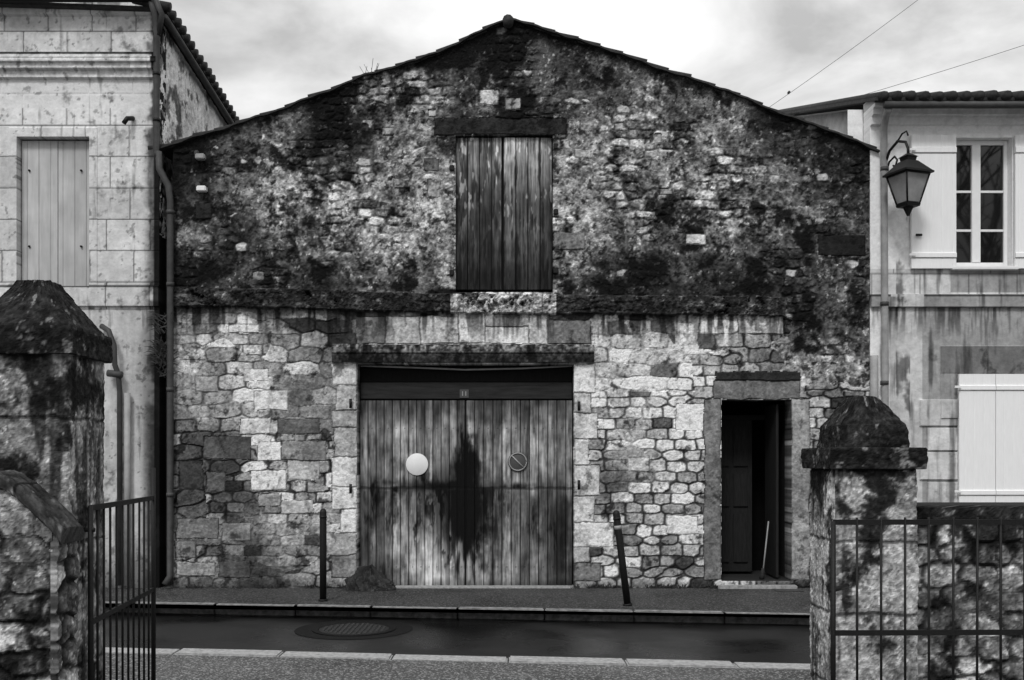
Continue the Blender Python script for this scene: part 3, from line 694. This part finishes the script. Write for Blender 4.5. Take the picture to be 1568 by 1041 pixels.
# bare winter trees across the courtyard (seen mirrored in the upstairs panes)
def bare_tree(name,x,y,h,seed):
    rr=random.Random(seed); L=[]
    def grow(p,d,l,r,k):
        pts=[p];rs=[r];q=p
        for i in range(3):
            d=(d+Vector((rr.uniform(-.18,.18),rr.uniform(-.18,.18),rr.uniform(-.05,.12)))).normalized()
            q=q+d*l/3; pts.append(q); rs.append(r*(1-.12*(i+1)))
        L.append((pts,rs))
        if k<6:
            for c in range(3 if k<3 else 2):
                nd=(d+Vector((rr.uniform(-.8,.8),rr.uniform(-.8,.8),rr.uniform(-.1,.5)))).normalized()
                grow(pts[-1] if c else pts[-2],nd,l*rr.uniform(.62,.82),r*.62,k+1)
    grow(Vector((x,y,0)),Vector((0,0,1)),h*.28,h*.018,0)
    return tubes(name,L,M_bark,None,5)
bare_tree('bare_tree',11.3,-12.5,12.5,3); bare_tree('bare_tree.001',15.0,-15.,13.5,8)
# ------------------------------------------------------------------ foreground gate pillars, walls, gates
CY=-13.
def lichen_cap(U,V,seed):
    n1=fbm(U,V,.12,seed,5,.7);n2=fbm(U,V,.03,seed+7,3,.7)
    return .12*(1+.6*n1+.8*n2)+.26*sst(.4,.75,fbm(U,V,.05,seed+13,4,.7))
def pillar_fn(zc,seed,tone,bh,zsplit=None):
    def f(U,Z,V):
        n1=fbm(U,Z,.25,seed,5,.65);n2=fbm(U,Z,.05,seed+5,4,.75);n3=fbm(U,Z,.015,seed+9,2)
        n5=fbm(U,Z*.12,.06,seed+15,4)
        w=.01*fbm(U,Z,.1,seed+19,3)
        jz=np.abs((Z+w)/bh-np.round((Z+w)/bh))*bh; jo=sst(.003,.014,jz)
        t=tone*(1+.30*n1+.30*n2+.2*n3)*(.6+.4*jo)
        lich=sst(.1,.55,fbm(U,Z,.22,seed+23,6,.70)+.35*sst(.45,.05,zc-Z)-.05)
        t=t*(1-.72*lich); t=t*(1-.5*sst(.05,.6,n5))
        t=t+.24*sst(.5,.8,fbm(U,Z,.035,seed+29,3,.7))*(1-.6*lich)
        D=.006*n1+.005*n2+.002*n3-.006*(1-jo)
        cap=Z>zc
        t=np.where(cap,lichen_cap(U,V,seed+31),t); D=np.where(cap,.005*n1+.006*n2+.003*n3,D)
        return D,alb(t)
    return f
wrap('gate_pillar',-2.42,CY+5.22,.24,.23,.008,[(-.1,1),(2.17,1),(2.171,1.12),(2.175,1.14),(2.295,1.14),(2.31,1.12),(2.312,1.02),(2.325,1.0),(2.53,.40),(2.56,.34)],.008,pillar_fn(2.1705,500,.44,.62),M_stone)
wrap('gate_pillar.001',2.005,CY+5.84,.232,.23,.008,[(-.1,1),(1.60,1),(1.601,1.15),(1.605,1.17),(1.71,1.17),(1.72,1.15),(1.722,.86),(1.845,.80),(1.99,.36),(2.01,.28)],.008,pillar_fn(1.6005,560,.53,.40),M_stone)
def rub(seed,ztop,tone,sc=1.,jd=.6):
    def f(U,Z,V=None):
        w=fbm(U,Z,.12,seed,3)
        e,i,k=stones(U+.03*w,Z+.02*w,.21*sc,.13*sc,seed%40+12,p=3.5)
        n1=fbm(U,Z,.25,seed+3,5,.65);n2=fbm(U,Z,.05,seed+8,4,.75);n3=fbm(U,Z,.015,seed+12,2)
        fl=sst(-.1,.3,fbm(U,Z,.4,seed+33,3))
        st=np.maximum(sst(.002,.016,e),fl*.7)
        t=tone*(1+.3*n1+.35*n2+.2*n3)*(.68+.64*i*(1-.4*fl))*(1-jd*(1-st))
        li=sst(.15,.6,fbm(U,Z,.24,seed+20,6,.70)+.45*sst(.45,.0,ztop-Z)); t=t*(1-.7*li)
        t=t+.24*sst(.5,.8,fbm(U,Z,.035,seed+29,3,.7))*(1-.6*li)
        D=st*(.006+.016*k)+.006*n2+.003*n3+.006*n1
        cp=Z>ztop-.07; t=np.where(cp,.13*(1+.6*n1+.8*n2)+.2*sst(.4,.7,n2),t); D=np.where(cp,.02+.008*n2+.006*n1,D)
        return D,alb(t)
    return f
def ztopL(x): return np.interp(x,[-4,-2.42,-2.36,-2.28,-2.20,-2.12,-2.08],[1.62,1.60,1.585,1.53,1.46,1.38,1.33])
def rubL(X,Z):
    return rub(640,99,.48)(X,Z)
nw=empty('stone_wall')
relief('masonry',-3.8,-2.135,-.1,1.7,.008,rubL,M_stone,nw,y=CY+4.75,depth=.20,top=lambda x:ztopL(x)-.055)
relief('masonry_end',CY+4.735,CY+4.95,-.1,1.33,.008,rub(655,99,.44),M_stone,nw,depth=.02,xf=lambda c:np.stack([-2.125+c[:,1],c[:,0],c[:,2]],-1))
# weathered coping: closed lumpy slab following the ramp
u=np.linspace(-3.8,-2.085,260); sec=[]
for (yy,zz) in [(.22,-.06),(.22,-.03),(.20,-.005)]+[(.20-.02*i,0) for i in range(1,11)]+[(-.02,-.002),(-.035,-.012),(-.04,-.03),(-.04,-.045),(-.04,-.06),(-.03,-.068)]+[(-.03+.025*i,-.068) for i in range(1,10)]: sec.append((yy,zz))
sec=np.array(sec); ns=len(sec)
UU=np.broadcast_to(u[:,None],(len(u),ns)); SS=np.broadcast_to(np.arange(ns)*.025,(len(u),ns))
c1=fbm(UU,SS,.12,720,5,.65);c2=fbm(UU,SS,.03,726,3,.65)
YY=CY+4.75+sec[None,:,0]+.006*c1; ZZ=ztopL(UU)+sec[None,:,1]+.010*c1+.005*c2
jn=sst(.002,.010,np.abs((UU+.1)/.55-np.round((UU+.1)/.55))*.55)
TT=alb((.22*(1+.4*c1+.5*c2)+.22*sst(.4,.8,fbm(UU,SS,.05,731,4,.7)))*(.4+.6*jn))
idx=np.arange(len(u)*ns).reshape(len(u),ns); nxt=np.roll(idx,-1,axis=1)
q=np.stack([idx[:-1],idx[1:],nxt[1:],nxt[:-1]],-1).reshape(-1,4)
q=np.vstack([q,[[idx[-1,k],idx[-1,k+1],idx[-1,ns-2-k],idx[-1,ns-1-k]] for k in range(0,ns//2-1)]])
mk_mesh('coping',np.stack([UU.ravel(),YY.ravel(),ZZ.ravel()],-1),q,TT.ravel(),M_stone,nw)
wrap('stone_wall.001',4.15,CY+6.05,1.90,.2,.02,[(-.1,1),(1.345,1),(1.38,.99),(1.39,.93)],.010,rub(680,1.38,.46,1.),M_stone)
def gate(name,p0,p1,z0,z1,rails,n,top_ext,rb=.007,stile=.016):
    g=empty(name); P0=Vector(p0);P1=Vector(p1)
    lst=[]
    for i in range(1,n):
        p=P0.lerp(P1,i/n); lst.append((((p.x,p.y,z0),(p.x+random.uniform(-.003,.003),p.y,z1+top_ext)),rb))
    tubes('bars',lst,M_iron,g,8)
    d=(P1-P0).normalized(); s=Vector((-d.y,d.x,0))
    vs=[];fs=[]
    for z in rails:
        b=len(vs)
        for q in (P0,P1):
            for (u,v) in ((-.006,-.014),(.006,-.014),(.006,.014),(-.006,.014)): vs.append((q.x+s.x*u,q.y+s.y*u,z+v))
        fs+=[(b,b+1,b+2,b+3),(b+4,b+7,b+6,b+5)]+[(b+k,b+4+k,b+4+(k+1)%4,b+(k+1)%4) for k in range(4)]
    pyobj('rails',vs,fs,M_iron,g)
    return g,P0,P1
g,P0,P1=gate('iron_gate',(-2.13,CY+5.15,0),(-2.27,CY+6.45,0),.08,1.42,(1.41,.83,.12),11,.0)
tubes('stiles',[(((P0.x,P0.y,.05),(P0.x,P0.y,1.42)),.015),(((P1.x,P1.y,.02),(P1.x,P1.y,1.60)),.015)],M_iron,g,8)
tubes('hinges',[(((P0.x-.06,P0.y,1.30),(P0.x+.02,P0.y,1.30)),.012),(((P0.x-.06,P0.y,.4),(P0.x+.02,P0.y,.4)),.012)],M_iron,g,8)
g,P0,P1=gate('iron_gate.001',(1.69,CY+5.36,0),(3.22,CY+5.40,0),.08,1.30,(1.325,.742,.12),12,.05)
tubes('stiles',[(((P0.x,P0.y,.05),(P0.x,P0.y,1.33)),.014),(((P1.x,P1.y,.02),(P1.x,P1.y,1.33)),.014)],M_iron,g,8)
tubes('hinges',[(((P0.x-.01,P0.y,.965),(P0.x+.14,P0.y+.2,.965)),.013),(((P0.x-.01,P0.y,.2),(P0.x+.14,P0.y+.2,.2)),.013)],M_iron,g,8)
# ------------------------------------------------------------------ world, sun, camera
w=bpy.data.worlds.new('World'); bpy.context.scene.world=w; w.use_nodes=True
N=w.node_tree.nodes;Lk=w.node_tree.links; bg=N['Background']; bg.inputs[1].default_value=.1
sky=N.new('ShaderNodeTexSky'); sky.sky_type='NISHITA'; sky.sun_disc=False; sky.sun_elevation=math.radians(48); sky.sun_rotation=math.radians(197)
bwn=N.new('ShaderNodeRGBToBW'); Lk.new(sky.outputs[0],bwn.inputs[0])
tc=N.new('ShaderNodeTexCoord'); sep=N.new('ShaderNodeSeparateXYZ'); Lk.new(tc.outputs['Generated'],sep.inputs[0])
cl=N.new('ShaderNodeMath');cl.operation='MAXIMUM';Lk.new(sep.outputs[2],cl.inputs[0]);cl.inputs[1].default_value=0
gr=N.new('ShaderNodeMath');gr.operation='MULTIPLY_ADD';Lk.new(cl.outputs[0],gr.inputs[0]);gr.inputs[1].default_value=12.5;gr.inputs[2].default_value=4.5
zz=N.new('ShaderNodeMath');zz.operation='ADD';Lk.new(cl.outputs[0],zz.inputs[0]);zz.inputs[1].default_value=.22
dv=N.new('ShaderNodeVectorMath');dv.operation='DIVIDE';Lk.new(tc.outputs['Generated'],dv.inputs[0])
cb=N.new('ShaderNodeCombineXYZ')
for i in range(3): Lk.new(zz.outputs[0],cb.inputs[i])
Lk.new(cb.outputs[0],dv.inputs[1])
n=N.new('ShaderNodeTexNoise');n.inputs['Scale'].default_value=2.1;n.inputs['Detail'].default_value=7;n.inputs['Roughness'].default_value=.54;n.inputs['Distortion'].default_value=.5;Lk.new(dv.outputs[0],n.inputs['Vector'])
rg=N.new('ShaderNodeMapRange');rg.inputs[1].default_value=.36;rg.inputs[2].default_value=.64;rg.inputs[3].default_value=.64;rg.inputs[4].default_value=1.26;Lk.new(n.outputs[0],rg.inputs[0])
m1=N.new('ShaderNodeMath');m1.operation='MULTIPLY';Lk.new(gr.outputs[0],m1.inputs[0]);Lk.new(rg.outputs[0],m1.inputs[1])
mx_=N.new('ShaderNodeMix');mx_.data_type='FLOAT';mx_.inputs[0].default_value=.88;Lk.new(bwn.outputs[0],mx_.inputs[2]);Lk.new(m1.outputs[0],mx_.inputs[3])
Lk.new(mx_.outputs[0],bg.inputs[0])
sd=bpy.data.lights.new('sun','SUN');sd.energy=1.5;sd.angle=math.radians(12);sd.color=(1,1,1)
so=bpy.data.objects.new('sun',sd);bpy.context.collection.objects.link(so)
el=math.radians(48);az=math.radians(197)
dirv=Vector((math.sin(az)*math.cos(el),math.cos(az)*math.cos(el),math.sin(el)))
so.rotation_euler=(-dirv).to_track_quat('-Z','Y').to_euler(); so.location=(0,-10,12)
cd=bpy.data.cameras.new('camera');cd.sensor_width=36;cd.lens=36*1560/1568;cd.shift_y=179.5/1568;cd.clip_end=1500
co=bpy.data.objects.new('camera',cd);bpy.context.collection.objects.link(co);co.location=(0,CY,1.667);co.rotation_euler=(math.radians(90),0,0)
bpy.context.scene.camera=co
sc=bpy.context.scene;sc.view_settings.view_transform='Standard';sc.view_settings.look='None';sc.view_settings.exposure=0
